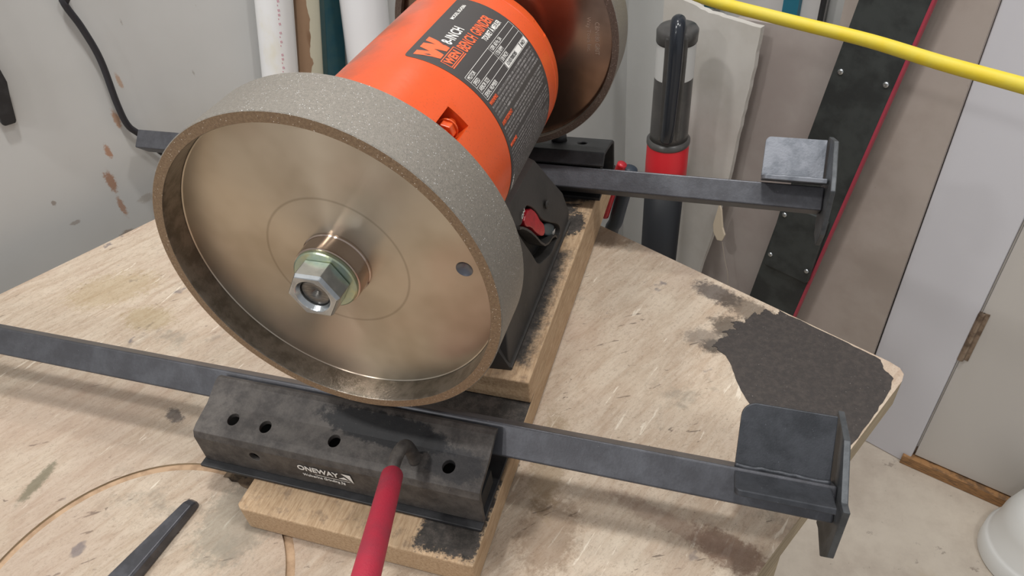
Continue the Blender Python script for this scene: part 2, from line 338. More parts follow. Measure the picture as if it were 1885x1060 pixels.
# ---------------------------------------------------------------- workbench
bench = thing('workbench', 'worn light plywood workbench top carrying the grinder, with a blackened corner', 'workbench')
A = Vector((.3615, .2105)); e1 = Vector((-math.cos(TH), math.sin(TH))); e2 = Vector((-math.sin(TH), -math.cos(TH)))
Lb = 0.741
def BP(a, b): p = A + e1 * a + e2 * b; return (p.x, p.y)
corner = [BP(a, b) for a, b in [(0, .014), (.002, .006), (.007, .0015), (.016, 0), (Lb, 0), (Lb, 1.0), (0, 1.0)]]
top = link('tabletop', prism_me(corner, -.24, ZB, XY), [M_BENCH, M_EDGE], bench)
gc = (-.15, -.121)
ring = link('c', lathe_me([(.109, -.214), (.1155, -.214), (.1155, -.2), (.109, -.2)], 96, lambda r, h, a: (gc[0] + r * math.cos(a), gc[1] + r * math.sin(a), h), True))
boolean(top, [ring])
for p in top.data.polygons:
    p.material_index = 0 if p.normal.z > .5 else 1
link('routed_circle', lathe_me([(.1091, -.2138), (.1154, -.2138)], 96, lambda r, h, a: (gc[0] + r * math.cos(a), gc[1] + r * math.sin(a), h)), M_GROOVE, bench)['label'] = 'tan routed circular groove'
# chipped stretch of the groove
cv = []; 
for i in range(15):
    a = math.radians(86 - i * 2.6); w = .004 + random.random() * .003
    cv += [(gc[0] + (.112 - w) * math.cos(a), gc[1] + (.112 - w) * math.sin(a), ZB + .0002), (gc[0] + (.112 + w) * math.cos(a), gc[1] + (.112 + w) * math.sin(a), ZB + .0002)]
cv2 = [(x, y, z + .0004 + random.random() * .0006) for x, y, z in cv]
link('chipped_edge', mesh(cv2, [(2*i, 2*i+1, 2*i+3, 2*i+2) for i in range(14)]), M_CHIP, bench)
# dark facing film left on the corner
outl = [(.2105, .2125), (.2075, .206), (.212, .202), (.219, .197), (.2245, .186), (.2285, .173), (.2335, .161), (.2405, .149), (.2455, .136), (.2485, .122), (.250, .108), (.253, .095), (.262, .085), (.279, .077)]
edge = [BP(.0015, .118), BP(.0015, .06), BP(.003, .03), BP(.006, .016), BP(.017, .010), BP(.022, .003), BP(.05, .0015), BP(.115, .0015)]
rag = [(.2605, .2575), (.256, .2545), (.250, .262), (.245, .252), (.241, .256), (.233, .243), (.228, .240), (.221, .239), (.226, .232), (.215, .226), (.219, .221)]
def ragged(pts, amp, sub):
    r = []
    for i in range(len(pts) - 1):
        a = Vector(pts[i]); b = Vector(pts[i+1]); n = Vector((-(b-a).y, (b-a).x)).normalized()
        for k in range(sub): r.append(tuple(a.lerp(b, k / sub) + n * random.uniform(-amp, amp) * (k > 0 or amp > .0008)))
    r.append(tuple(pts[-1])); return r
poly = ragged(outl[3:], .0003, 3) + ragged(edge, .0007, 6)[:-1] + ragged(ragged([edge[-1]] + rag + outl[:3], .0018, 4), .0006, 3)[:-1]
poly = [tuple(Vector(p) + Vector(N[:2]) * min(0, .3548 - Vector(p).dot(Vector(N[:2])))) for p in poly]
film = link('dark_facing', prism_me(poly, ZB - .0002, ZB + .0005, XY), M_FILM, bench); film['label'] = 'dark brown facing film with ragged torn edge'
t3 = bmesh.new(); t3.from_mesh(film.data); bmesh.ops.triangulate(t3, faces=[f for f in t3.faces if len(f.verts) > 4]); t3.to_mesh(film.data); t3.free()
# frame under the top
link('apron', mesh([(*BP(a, b), z) for a in (.03, Lb - .03) for b in (.03, .97) for z in (-.33, -.2405)], [(0, 1, 3, 2), (4, 6, 7, 5), (0, 4, 5, 1), (2, 3, 7, 6), (0, 2, 6, 4), (1, 5, 7, 3)]), M_EDGE, bench)
for a, b in ((.04, .04), (Lb - .13, .04), (.04, .87), (Lb - .13, .87)):
    link('leg', mesh([(*BP(aa, bb), z) for aa in (a, a + .09) for bb in (b, b + .09) for z in (-1.1, -.3302)], [(0, 1, 3, 2), (4, 6, 7, 5), (0, 4, 5, 1), (2, 3, 7, 6), (0, 2, 6, 4), (1, 5, 7, 3)]), M_EDGE, bench)

board = thing('mounting_board', 'two layer wooden mounting board under the grinder, grimy on its right half', 'board')
link('lower_plank', prism_me([(-.1005, -.0435), (-.0965, -.0465), (.0785, -.0465), (.0785, .427), (-.1005, .427)], ZB + .0004, ZL - .0003, XY), M_LOW, board, bevel=.0012)
link('upper_plank', prism_me([(-.1005, .0915), (.0785, .0905), (.0785, .425), (-.1005, .425)], ZL + .0003, ZU, XY), M_UP, board, bevel=.001)
link('glue_line', box_me(-.0995, .0778, .0925, .424, ZL - .0005, ZL + .0005), M_CHIP, board)

# ---------------------------------------------------------------- tool rest bases
def cyl_cut(o, d, r, h): return link('c', lathe_me([(0, -h), (r, -h), (r, h), (0, h)], 32, axis_f(o, d)))
near = thing('sliding_base', 'black steel sliding base with red lever, in front of the near grinding wheel', 'tool rest base')
line = [(.046, ZL + .0035), (.020, ZL + .0035), (-.014, ZL + .0035)]
prof = [(.0285, -.1402), (.0255, -.1385), (.0215, -.1392), (.0065, -.1468), (.0040, -.1474), (-.0100, -.1508), (-.0145, -.1532), (-.0166, -.1580), (-.0168, ZL + .0032)]
sh = link('shell', sheet_me([(p[0], p[1]) for p in prof], -.0033, -.144, .0765), M_BASE, near)
cuts = [cyl_cut((x, y, -.146), (0, .34, -.94) if 0 else (0, .1, 1), .0044, .02) for x, y in ((-.1165, -.0012), (-.0893, -.0016), (-.0342, -.0012), (.0512, -.0022))] + [cyl_cut((-.0955, -.0165, -.1665), (0, 1, 0), .0042, .01)]
boolean(sh, cuts); sh.modifiers.new('bevel', 'BEVEL').width = .0008; sh.modifiers['bevel'].limit_method = 'ANGLE'
link('bottom_plate', box_me(-.146, .0765, -.0225, .048, ZL + .0001, ZL + .0028), M_BLACK, near, bevel=.0006)
link('inner_rail', box_me(-.14, .074, -.012, .012, -.1800, -.166), M_DARK, near)
rod = [(.0272, -.003, -.160), (.0270, -.0030, -.150), (.0262, -.0030, -.140), (.0250, -.0050, -.1315), (.0245, -.0115, -.1275), (.0248, -.0210, -.1275), (.0262, -.0315, -.1295)]
lev = link('lever_rod', tube_me(rod, .0043, 18), M_BASE, near, smooth=True)
g0 = Vector((.0257, -.0275, -.1305)); g1 = Vector((.0722, -.1330, -.0600)); gd = (g1 - g0).normalized(); GL = (g1 - g0).length
gr = link('rubber_grip', lathe_me([(0, 0), (.0045, 0), (.0062, .001), (.0069, .003), (.0069, GL), (.005, GL + .003), (0, GL + .003)], 40, axis_f(g0, gd)), M_RED, lev, smooth=True); gr['label'] = 'red rubber grip'

fy = lambda x, y, z: Vector((x, -.0171 - z - .0002, y))
sl = Matrix.Rotation(0, 4, 'X')
def on_front(x0, z0): return lambda x, y, z: Vector((x0 + x, -.0173 - z - (z0 + y + .158) * .0, z0 + y))
lm = [text_me('ONEWAY', .0072, on_front(-.0600, -.1682), sx=1.02, bold=.00016), text_me('Wolverine Grinding Jig', .0036, on_front(-.0575, -.1748), sx=1.0, bold=.00005),
      mesh([on_front(-.0592, -.1682)(*p) for p in ((.0345, .006, .0001), (.0415, .006, .0001), (.0425, -.0032, .0001), (.0385, .0022, .0001))], [(0, 1, 2, 3)]),
      mesh([on_front(-.0592, -.1682)(*p) for p in ((.012, -.0022, .0001), (.0395, -.0022, .0001), (.0395, -.0028, .0001), (.012, -.0028, .0001))], [(0, 1, 2, 3)]),
      mesh([on_front(-.0592, -.1682)(*p) for p in ((.031, -.0005, .0001), (.036, .0022, .0001), (.042, -.0034, .0001), (.0385, -.0006, .0001))], [(0, 1, 2, 3)])]
link('lettering', join_me(lm), M_WHITE, near)

far = thing('sliding_base', 'black steel sliding base beneath the far grinding wheel', 'tool rest base')
prof = [(.3325, -.1215), (.342, -.1120), (.356, -.1145), (.384, -.1215), (.391, -.1265), (.3925, -.150), (.3925, ZU + .0045), (.400, ZU + .0035)]
sh = link('shell', sheet_me(prof, .0033, -.14, .0865), M_BLACK, far)
boolean(sh, [cyl_cut((.059, .366, -.118), (0, 0, 1), .0045, .012)]); sh.modifiers.new('bevel', 'BEVEL').width = .0008; sh.modifiers['bevel'].limit_method = 'ANGLE'
link('bottom_plate', box_me(-.14, .0825, .336, .399, ZU, ZU + .0035), M_BLACK, far, bevel=.0006)
link('inner_rail', box_me(-.138, .080, .352, .365, ZU + .0035, -.13), M_DARK, far)
link('lever_boss', lathe_me([(0, 0), (.008, 0), (.0075, .006), (.005, .010), (0, .011)], 28, axis_f((.035, .368, -.1175), (0, 0, 1))), M_BLACK, far, smooth=True)

# ---------------------------------------------------------------- arms with V pockets
def arm(label, yc, zc, s, x0, x1, V, vx0, vx1, plate, px, mats, zone):
    t = thing('pocket_arm', label, 'tool rest arm')
    h = s / math.sqrt(2)
    link('bar', prism_me([(yc, zc + h), (yc - h, zc), (yc, zc - h), (yc + h, zc)], x0, x1, YZ), M_BAR, t, bevel=.0014, seg=3)
    fr, vt, bk = V
    n1 = (Vector(bk) - Vector(vt)).normalized(); n1 = Vector((n1.y, -n1.x)) * .004
    ln = sheet_poly([fr, vt, bk], .0038); m = len(ln)
    # back leaf gets rounded corner at its free left end
    v = []; fs = []
    leaf = lambda a, b, name: None
    def plate_me(P0, P1, rnd):
        P0 = Vector(P0); P1 = Vector(P1); d = (P1 - P0); L = d.length; d.normalize(); n = Vector((d.y, -d.x))
        pts = [(vx0, 0), (vx1, 0), (vx1, L)] + [(vx0 + rnd - rnd * math.sin(a), L - rnd + rnd * math.cos(a)) for a in [i * math.pi / 16 for i in range(9)]]
        def f(p, tt): q = P0 + d * p[1] + n * tt; return (p[0], q.x, q.y)
        return prism_me(pts, 0, .004, f)
    vp = link('pocket_leaf', plate_me(vt, bk, .009 if zone == 0 else .005), mats[0], t, bevel=.0006)
    a = Vector(vt); b = Vector(fr); d = (b - a).normalized()
    pm = plate_me(tuple(a), tuple(b), .004)
    # thickness of the front leaf must go below the vee
    me = pm
    for vv in me.vertices:
        q = Vector((vv.co.y, vv.co.z)) - a; n = Vector((d.y, -d.x)); k = q.dot(n)
        if k > .001: q -= n * 2 * k; vv.co.y = a.x + q.x; vv.co.z = a.y + q.y
    link('pocket_leaf', me, mats[1], t, bevel=.0006)
    link('weld_bead', tube_me([(vx0 + i * (vx1 - vx0) / 14, vt[0] + random.uniform(-.0006, .0006), vt[1] + .0012 + random.uniform(-.0005, .0005)) for i in range(15)], .0016, 8, step=2), mats[0], t, smooth=True)

    link('end_plate', prism_me(plate, px, px + .004, YZ), M_ENDPL, t, bevel=.0007)
    return t
arm('grey steel arm with V pocket passing through the near sliding base', .034, -.157, .0222, -.56, .2878, ((.0105, -.1298), (.038, -.1455), (.067, -.1167)), .229, .2845,
    [(.086, -.1323), (.0537, -.1216), (.0194, -.1357), (.0105, -.1315), (.0081, -.1774), (.0207, -.1986), (.0423, -.2023), (.050, -.2075), (.056, -.195), (.080, -.150)], .288, (M_REST, M_REST), 0)
arm('grey steel arm with V pocket passing through the far sliding base', .334, -.139, .0213, -.4625, .2838, ((.3195, -.1068), (.3445, -.1245), (.372, -.0990)), .230, .2825,
    [(.382, -.1010), (.3458, -.0850), (.3108, -.0996), (.300, -.106), (.2985, -.150), (.312, -.172), (.334, -.176), (.345, -.165), (.372, -.125)], .284, (M_REST2, M_REST2), 1)

# ---------------------------------------------------------------- bench grinder
gd_ = thing('bench_grinder', 'orange eight inch bench grinder on charcoal foot with two abrasive wheels', 'grinder')
BX, BR = -.004, .0695
def bf(r, h, a): return (BX + r * math.cos(a), h, r * math.sin(a))
body = link('motor_housing', lathe_me([(0, .048), (.030, .048), (.034, .052), (.052, .056), (.062, .062), (.0675, .070), (BR, .080), (BR, .115), (.0698, .116), (.0698, .2515), (.0692, .2522), (.0692, .2530), (.0698, .2537), (.0696, .262), (.066, .270), (.056, .277), (.034, .282), (.030, .288), (0, .288)], 128, bf), M_ORANGE, gd_)
def cylpt(r, y, deg): a = math.radians(deg); return Vector((BX + r * math.cos(a), y, r * math.sin(a)))
def pocket(th, y0, y1, w, dep):
    c = cylpt(BR - dep, (y0 + y1) / 2, th); r = cylpt(1, 0, th) - cylpt(0, 0, th); r.normalize(); tt = Vector((-r.z, 0, r.x))
    v = []
    for k, (ww) in ((0, w * .42), (.03, w * .62)):
        for a, b in ((-1, y0), (1, y0), (1, y1), (-1, y1)): v.append(c + r * k + tt * a * ww + Vector((0, b - (y0 + y1) / 2, 0)))
    return link('c', mesh(v, [(0, 1, 2, 3), (4, 5, 6, 7), (0, 1, 5, 4), (1, 2, 6, 5), (2, 3, 7, 6), (3, 0, 4, 7)]))
notch = pocket(34, .2585, .275, .016, .004)
boolean(body, [pocket(43, .082, .1055, .0165, .011), pocket(135, .082, .1055, .0165, .011), notch]); autosmooth(body, 30)
def hexpr(o, d, r, h0, h1, seg=6, rot=0):
    f = axis_f(o, d); return lathe_me([(0, h0), (r * .93, h0), (r, h0 + (h1 - h0) * .12), (r, h1), (0, h1)], seg, lambda rr, h, a: f(rr, h, a + rot))
for th in (43, 135):
    c = cylpt(BR - .0065, .079, th); c.y = 0
    bo = link('tie_bolt', lathe_me([(0, 0), (.0022, 0), (.0030, .0012), (.0030, .003), (.0027, .0033), (.0030, .0036), (.0030, .005), (.0027, .0053), (.0030, .0056), (.0030, .022), (0, .022)], 24, axis_f((c.x, .0825, c.z), (0, 1, 0))), M_ORANGE, gd_, smooth=True)
    link('hex_nut', join_me([hexpr((c.x, .0915, c.z), (0, 1, 0), .0060, 0, .0052), lathe_me([(0, 0), (.0066, 0), (.0066, .0014), (0, .0014)], 28, axis_f((c.x, .0966, c.z), (0, 1, 0)))]), M_ORANGE, bo, bevel=.0003)
# foot
def hull(pts):
    bm = bmesh.new(); [bm.verts.new(p) for p in pts]; bmesh.ops.convex_hull(bm, input=bm.verts)
    bmesh.ops.dissolve_limit(bm, angle_limit=math.radians(3), verts=bm.verts, edges=bm.edges)
    me = bpy.data.meshes.new('m'); bm.to_mesh(me); bm.free(); return me
def mirx(p): return [(q[0], q[1], q[2]) for q in p] + [(2 * BX - q[0] - .0, q[1], q[2]) for q in p]
foot = link('foot', hull(mirx([(.0605, .103, ZU + .0005), (.0605, .293, ZU + .0005), (.0605, .298, -.152), (.0595, .103, -.155), (.058, .112, -.12), (.059, .284, -.1225), (.0545, .122, -.046), (.0575, .250, -.101), (.0545, .2215, -.0515), (.020, .125, -.03), (.020, .215, -.03)])), M_CAST, gd_)
B0 = [(.186, -.0695), (.1985, -.079), (.2108, -.093), (.2178, -.1051), (.238, -.1227), (.2604, -.1398), (.2664, -.1490), (.263, -.1552), (.2494, -.1510), (.2415, -.1525), (.2321, -.1521), (.2126, -.1438), (.1945, -.1354), (.1859, -.1183), (.173, -.0979), (.1614, -.0775), (.1600, -.0715), (.1700, -.0775), (.1765, -.0755)]
def smoothpoly(P, it=2):
    for _ in range(it): P = [tuple((Vector(P[i]) * .75 + Vector(P[(i+1) % len(P)]) * .25)) if k == 0 else tuple((Vector(P[i]) * .25 + Vector(P[(i+1) % len(P)]) * .75)) for i in range(len(P)) for k in (0, 1)]
    return P
boolean(foot, [link('c', prism_me(smoothpoly(B0), .046, .075, YZ))])
foot.modifiers.new('bevel', 'BEVEL').width = .0018; foot.modifiers['bevel'].limit_method = 'ANGLE'; foot.modifiers['bevel'].segments = 3; foot.modifiers['bevel'].angle_limit = math.radians(40)
link('recess_floor', prism_me(smoothpoly([(.5*(p[0]-.215)*1.96+.215, .5*(p[1]+.115)*1.96-.115) for p in B0]), .0461, .0466, YZ), M_DARK, gd_)
link('front_flange', hull([(.030, .0975, ZU + .0003), (-.038, .0975, ZU + .0003), (.030, .103, -.1), (-.038, .103, -.1), (.062, .1, ZU + .0003), (-.07, .1, ZU + .0003), (.062, .12, ZU + .0003), (-.07, .12, ZU + .0003), (.058, .104, -.158), (-.066, .104, -.158)]), M_CAST, gd_)
link('foot_flange', mesh([(x, y, z) for x in (-.070, .0625) for y in (.1005, .296) for z in (ZU, ZU + .003)], [(0, 1, 3, 2), (4, 6, 7, 5), (0, 4, 5, 1), (2, 3, 7, 6), (0, 2, 6, 4), (1, 5, 7, 3)]), M_CAST, gd_, bevel=.0008)
rk = link('rocker_switch', prism_me(smoothpoly([(.1770, -.0765), (.1945, -.0775), (.2095, -.0925), (.2180, -.1060), (.2225, -.1110), (.2290, -.1185), (.2300, -.1275), (.2230, -.1275), (.2060, -.1110), (.1930, -.0950), (.1800, -.0860)], 1), .050, .0565, YZ), M_RED2, gd_, bevel=.001); rk['label'] = 'red rocker switch'
o = link('off_half', prism_me(smoothpoly([(.2290, -.1185), (.2420, -.1260), (.2560, -.1375), (.2620, -.1440), (.2560, -.1500), (.2460, -.1440), (.2330, -.1330), (.2300, -.1275)], 1), .050, .0560, YZ), M_TEAL, rk, bevel=.001); o['label'] = 'slate grey half of the switch'
lipl = [(.1570, -.0690), (.1640, -.0735), (.1730, -.0815), (.1830, -.0915), (.1940, -.1040), (.2060, -.1190), (.2180, -.1310), (.2290, -.1370), (.2410, -.1400), (.2500, -.1445), (.2560, -.1510)]
lipl = ragged(lipl, 0, 3)
link('switch_shroud', sheet_me(lipl, .0018, .048, .0598), M_CAST, gd_, smooth=False)
def face(y0, z0, ang, x=.0590):
    ca, sa = math.cos(ang), math.sin(ang)
    return lambda a, b, z: Vector((x + z, y0 + a * ca - b * sa, z0 + a * sa + b * ca))
link('on_mark', text_me('ON', .0056, face(.1700, -.0722, .30, .0574), bold=.00008), M_WHITE, gd_); link('off_mark', text_me('OFF', .0058, face(.2500, -.1470, -.3, .0566), bold=.0001), M_WHITE, gd_)
scr = link('plate_screw', lathe_me([(0, 0), (.004, 0), (.0038, .0012), (.0022, .002), (.0008, .002), (.0006, .0008), (0, .0008)], 24, axis_f((.0588, .2305, -.0985), (1, 0, .05))), M_CAST, gd_, smooth=True)

# name plate, wrapped round the housing
lab = bmesh.new(); R1 = .0698 + .0003; ys = [.1345, .1349, .136, .1385] + [.1385 + .09 * i / 8 for i in range(1, 9)] + [.2310, .2321, .2325]; ths = [-27, -26.8, -26, -24.5] + [-24.5 + 106 * i / 40 for i in range(1, 41)] + [83.0, 83.8, 84]
grid = []
for i, y in enumerate(ys):
    row = []
    for j, th in enumerate(ths):
        yy = y; tt = th
        ey = min(abs(y - ys[0]), abs(y - ys[-1])); et = min(th - ths[0], ths[-1] - th) * BR * math.pi / 180
        if ey < .003 and et < .003:
            dx, dy = .003 - ey, .003 - et; l = math.hypot(dx, dy); m_ = max(dx, dy)
            if l > 0: s_ = m_ / l; dx *= s_; dy *= s_
            yy = (ys[0] + .003 - dx) if y < .18 else (ys[-1] - .003 + dx); q = (.003 - dy) / BR * 180 / math.pi; tt = ths[0] + q if th < 30 else ths[-1] - q
        row.append(lab.verts.new(cylpt(R1, yy, tt)))
    grid.append(row)
for i in range(len(ys) - 1):
    for j in range(len(ths) - 1): lab.faces.new((grid[i][j], grid[i+1][j], grid[i+1][j+1], grid[i][j+1]))
me = bpy.data.meshes.new('m'); lab.to_mesh(me); lab.free()
plate = link('name_plate', me, M_LABEL, gd_, smooth=True); sm = plate.modifiers.new('solid', 'SOLIDIFY'); sm.thickness = .0002; sm.offset = -1
plate['label'] = 'dark wrapped name plate with white and orange print'
R2 = R1 + .00015; DG = math.pi / 180
def onc(y0, th0, r=R2): return lambda x, y, z: cylpt(r + z, y0 + x, th0 + y / BR / DG)
def cq(y0, y1, a, b, r=R2):
    n = max(1, int(abs(b - a) / 3)); ns = [a + (b - a) * i / n for i in range(n + 1)]
    v = [cylpt(r, y, t_) for t_ in ns for y in (y0, y1)]; return mesh(v, [(2*i, 2*i+1, 2*i+3, 2*i+2) for i in range(n)])
wt, og = [], []
wt.append(text_me('8-INCH', .0100, onc(.1632, 67.6), bold=.00018, sx=.72, spacing=1.12)); wt.append(text_me('MODEL BG4286', .0038, onc(.1965, 76.3), sx=.98, bold=.00003))
og.append(text_me('BENCH GRINDER', .0110, onc(.1645, 58.7), bold=.00018, sx=.60, spacing=1.08)); wt.append(text_me('TOURET À MEULER', .0056, onc(.1893, 54.2), sx=.66, bold=.0001, spacing=1.04))
og.append(text_me('WEN', .0074, onc(.1422, 60.7), bold=.00030, sx=1.0, spacing=1.08))
for a in ((.1402, .1628, 59.5, 60.0), (.1402, .1628, 65.7, 66.2), (.1402, .1408, 59.5, 66.2), (.1622, .1628, 59.5, 66.2), (.1402, .1628, 58.4, 59.0)): og.append(cq(*a))
Wp = [(.1385, 80.3), (.1445, 80.3), (.1468, 74.2), (.1495, 80.3), (.1555, 80.3), (.1572, 74.2), (.1590, 80.3), (.1650, 80.3), (.1595, 67.0), (.1540, 67.0), (.1514, 73.2), (.1490, 67.0), (.1432, 67.0)]
bmw = bmesh.new(); fw = bmw.faces.new([bmw.verts.new((y, t_, 0)) for y, t_ in Wp]); bmesh.ops.triangulate(bmw, faces=[fw]); bmesh.ops.subdivide_edges(bmw, edges=bmw.edges, cuts=2)
for v_ in bmw.verts: v_.co = cylpt(R2, v_.co.x, v_.co.y)
mw = bpy.data.meshes.new('m'); bmw.to_mesh(mw); bmw.free(); link('orange_emblem', mw, M_ORINK, plate)
rows = [51.6, 47.7, 43.8, 39.9, 35.8]
for r_ in rows: wt.append(cq(.1387, .2303, r_ - .12, r_ + .12))
for y_ in (.1387, .1835, .2303): wt.append(cq(y_ - .00015, y_ + .00015, 35.8, 51.6))
for i, (a, b) in enumerate((('MOTOR', '120V, 60 Hz, 5A'), ('SPEED', '1750 RPM'), ('ARBOR SIZE', '5/8 INCH'), ('SERIAL NUMBER', ''))):
    wt.append(text_me(a, .0042, onc(.1402, rows[i+1] + .8), sx=.72)); wt.append(text_me(b, .0042, onc(.1848, rows[i+1] + .8), sx=.72))
stick = [cq(.1845, .2165, 36.2, 39.6), cq(.2178, .2300, 36.2, 39.6)]
ink = [text_me('121037000285', .0040, onc(.1862, 36.9, R2 + .0001), sx=.85), text_me('04/21', .0040, onc(.2192, 36.9, R2 + .0001), sx=.85)]
og.append(text_me('WARNING:', .0036, onc(.1383, 32.3), sx=.75)); og.append(text_me('AVERTISSEMENT:', .0036, onc(.1383, 20.0), sx=.75)); og.append(text_me('WARNING:', .0036, onc(.1383, 7.2), sx=.75))
gy = []; k = 0; th = 32.5
while th > -24:
    if k not in (5, 11):
        y_ = .1383 + {0: .0150, 6: .0235, 12: .0150}.get(k, 0); y1 = .2295 - (random.random() * .03 if k in (4, 10, 16) else random.random() * .004)
        while y_ < y1:
            w_ = random.uniform(.0015, .0062)
            x_ = y_
            while x_ < min(y_ + w_, y1):
                gy.append(cq(x_, x_ + .00042, th, th + random.choice((1.0, 1.1, 1.35)))); 
                if random.random() < .6: gy.append(cq(x_, x_ + .0010, th + random.choice((0, .5, .9)), th + 1.1))
                x_ += .00125
            y_ += w_ + .0009
    th -= 2.1; k += 1
link('white_print', join_me(wt), M_WHITE, plate); link('orange_print', join_me(og), M_ORINK, plate)['kind'] = 'stuff'
so = link('serial_sticker', join_me(stick), M_WHITE, plate); link('sticker_print', join_me(ink), M_DKINK, plate)
link('fine_print', join_me(gy), M_GREYINK, plate)['kind'] = 'stuff'
link('white_mark', text_me('WEN', .0048, lambda x, y, z: cylpt(.0704 + z, .1375 + y * .9, -10 - x / BR / DG)), M_WHITE, gd_)

def wheel(label, y0, sgn, inner):
    """y0 = outer rim face, sgn = direction of the body along Y"""
    f = lambda r, h, a: (r * math.cos(a), y0 + sgn * h, r * math.sin(a))
    RW = .1016; prof = [(.0953, .0165), (.0951, .0008), (.0955, 0), (.1011, 0), (.1016, .0005), (.1016, .0395), (.1011, .040), (.0955, .040), (.0951, .0392), (.0951, .0345), (.0953, .034)]
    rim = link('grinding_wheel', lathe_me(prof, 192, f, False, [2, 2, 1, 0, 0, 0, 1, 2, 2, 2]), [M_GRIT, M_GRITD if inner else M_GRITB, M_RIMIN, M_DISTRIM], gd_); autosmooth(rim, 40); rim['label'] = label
    d = link('wheel_disc', lathe_me([(0, .017), (.020, .017), (.0945, .0165), (.0951, .0160), (.0953, .0165), (.0953, .034), (.094, .0345), (.016, .0345), (0, .0345)], 192, f), M_DISC if not inner else M_DISC2, rim)
    if not inner:
        boolean(d, [link('c', lathe_me([(0, .0045), (.0048, 0), (.0048, -.004), (0, -.004)], 40, lambda r, h, a: (.0768 + r * math.cos(a), .0166 + h, .0078 + r * math.sin(a))))])
        link('balance_hole', lathe_me([(0, .0040), (.0044, 0), (.0047, -.0001)], 40, lambda r, h, a: (.0768 + r * math.cos(a), .0166 + h, .0078 + r * math.sin(a))), simple('dark_cone_steel', '6e7078', .3, .95), rim, smooth=True)
    autosmooth(d, 30)
    col = link('hub_collar', lathe_me([(.0205, .0169), (.0207, .0155), (.0200, .0150), (.0199, .0058), (.0196, .0048), (.0185, .0042), (0, .0042)], 96, f), M_COLLAR, rim); autosmooth(col, 30)
    link('flange_washer', lathe_me([(0, .0042), (.0186, .0042), (.0190, .0036), (.0188, .0022), (.0180, .0016), (0, .0016)], 64, f), M_ZINC, rim, smooth=False)
    nut = link('spindle_nut', lathe_me([(0, .0016), (.0152, .0016), (.0156, .001), (.0156, -.0100), (.0146, -.0122), (0, -.0122)], 6, lambda r, h, a: f(r, h, a)), M_NUT, rim)
    boolean(nut, [link('c', lathe_me([(0, .01), (.0088, .01), (.0088, -.0095), (.0105, -.0125), (.0105, -.02), (0, -.02)], 48, f))]); bv = nut.modifiers.new('bevel', 'BEVEL'); bv.width = .0005; bv.limit_method = 'ANGLE'; bv.segments = 2
    link('spindle', lathe_me([(0, -.0058), (.0012, -.0060), (.0024, -.0086), (.0076, -.0090), (.0087, -.0080), (.0087, .0016)], 40, f), M_SHAFT, rim, smooth=True)
    return rim
t = NT('dark_disc_metal'); M_DISC2 = t.fin(t.mix(t.ramp(t.noise(20), .4, .7), srgb('9a7f70'), srgb('80695c')), .2, .95)
wheel('near grinding wheel, grey gritty rim and brushed disc', 0, 1, False)
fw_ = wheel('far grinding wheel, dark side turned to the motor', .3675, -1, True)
link('drive_hub', lathe_me([(.013, .286), (.013, .3345)], 40), M_CAST, gd_, smooth=True); link('drive_hub', lathe_me([(.013, .034), (.013, .050)], 40), M_CAST, gd_, smooth=True)
ft = lambda y0, z0: (lambda a, b, z: Vector((z0 + b, .3328 - z, y0 - a)))
link('etched_text', join_me([text_me('CBN180 GRIT', .0052, ft(.0165, .0800), sx=.9, bold=.00005), text_me('Way Tools Inc.', .0048, ft(.0205, .0732), sx=1.0)]), simple('etched_mark', 'b5a394', .5, .5), fw_)

# ---------------------------------------------------------------- loose things on the bench
pv = []
for s_, w0, h0 in ((0, .0033, .006), (.004, .0043, .0085), (.07, .0078, .0115), (.16, .0105, .015), (.2, .0115, .0155)):
    pass
pa = Vector((-.1490, -.0395)); pdn = (Vector((-.1597, -.1070)) - pa).normalized(); pn = Vector((-pdn.y, pdn.x))
rings = [(0, .0030, .0035), (.0018, .0038, .0062), (.006, .0044, .0078), (.068, .0086, .0105), (.14, .0130, .0125), (.24, .0150, .0135)]
vs = []; 
for s_, w_, h_ in rings:
    c_ = pa + pdn * s_
    for a_, z_ in ((-1, 0), (1, 0), (1, h_ * .82), (.8, h_), (-.8, h_), (-1, h_ * .82)): p_ = c_ + pn * w_ * a_; vs.append((p_.x, p_.y, ZB + .0008 + z_))
fs = [tuple(range(6)), tuple(range(35, 29, -1))] + [(6*i+k, 6*i+(k+1) % 6, 6*i+6+(k+1) % 6, 6*i+6+k) for i in range(5) for k in range(6)]
tag(link('steel_punch', mesh(vs, fs), simple('tool_steel', '4c4c50', .38, .6, var='5d5d62', scale=60, bump=.15), bevel=.0004), 'tapered grey steel drift lying on the bench beside the mounting board', 'punch')

cb = [(-.492, .343, .35), (-.4858, .3473, .0518), (-.4891, .3412, .021), (-.4866, .3459, -.0095), (-.4851, .3486, -.0473), (-.4873, .3446, -.098), (-.4871, .3448, -.1261), (-.4833, .352, -.1428), (-.4781, .3618, -.1681), (-.468, .378, -.199), (-.44, .385, -.2072), (-.34, .39, -.2072), (-.22, .345, -.2072), (-.14, .28, -.2072), (-.118, .26, -.190), (-.104, .25, -.160), (-.088, .245, -.1585), (-.078, .24, -.1585)]
tag(link('power_cord', tube_me(cb, .0038, 12), simple('black_rubber', '26252a', .5), smooth=True), 'thin black power cord hanging down the left wall behind the bench', 'cord')
def lprism(poly, u0, u1): return prism_me(poly, u0, u1, lambda p, t: WP(t, p[0], p[1]))
bl = tag(link('strap_bar', lprism([(-.06, .3), (-.008, .3), (-.0135, -.0375), (-.0175, -.050), (-.0245, -.0765), (-.0262, -.0790), (-.0365, -.0785), (-.0385, -.0760), (-.034, -.04)], -.6, -.592), M_BLACK, bevel=.001), 'short black steel bar hanging on the wall left of the power cord', 'bar')
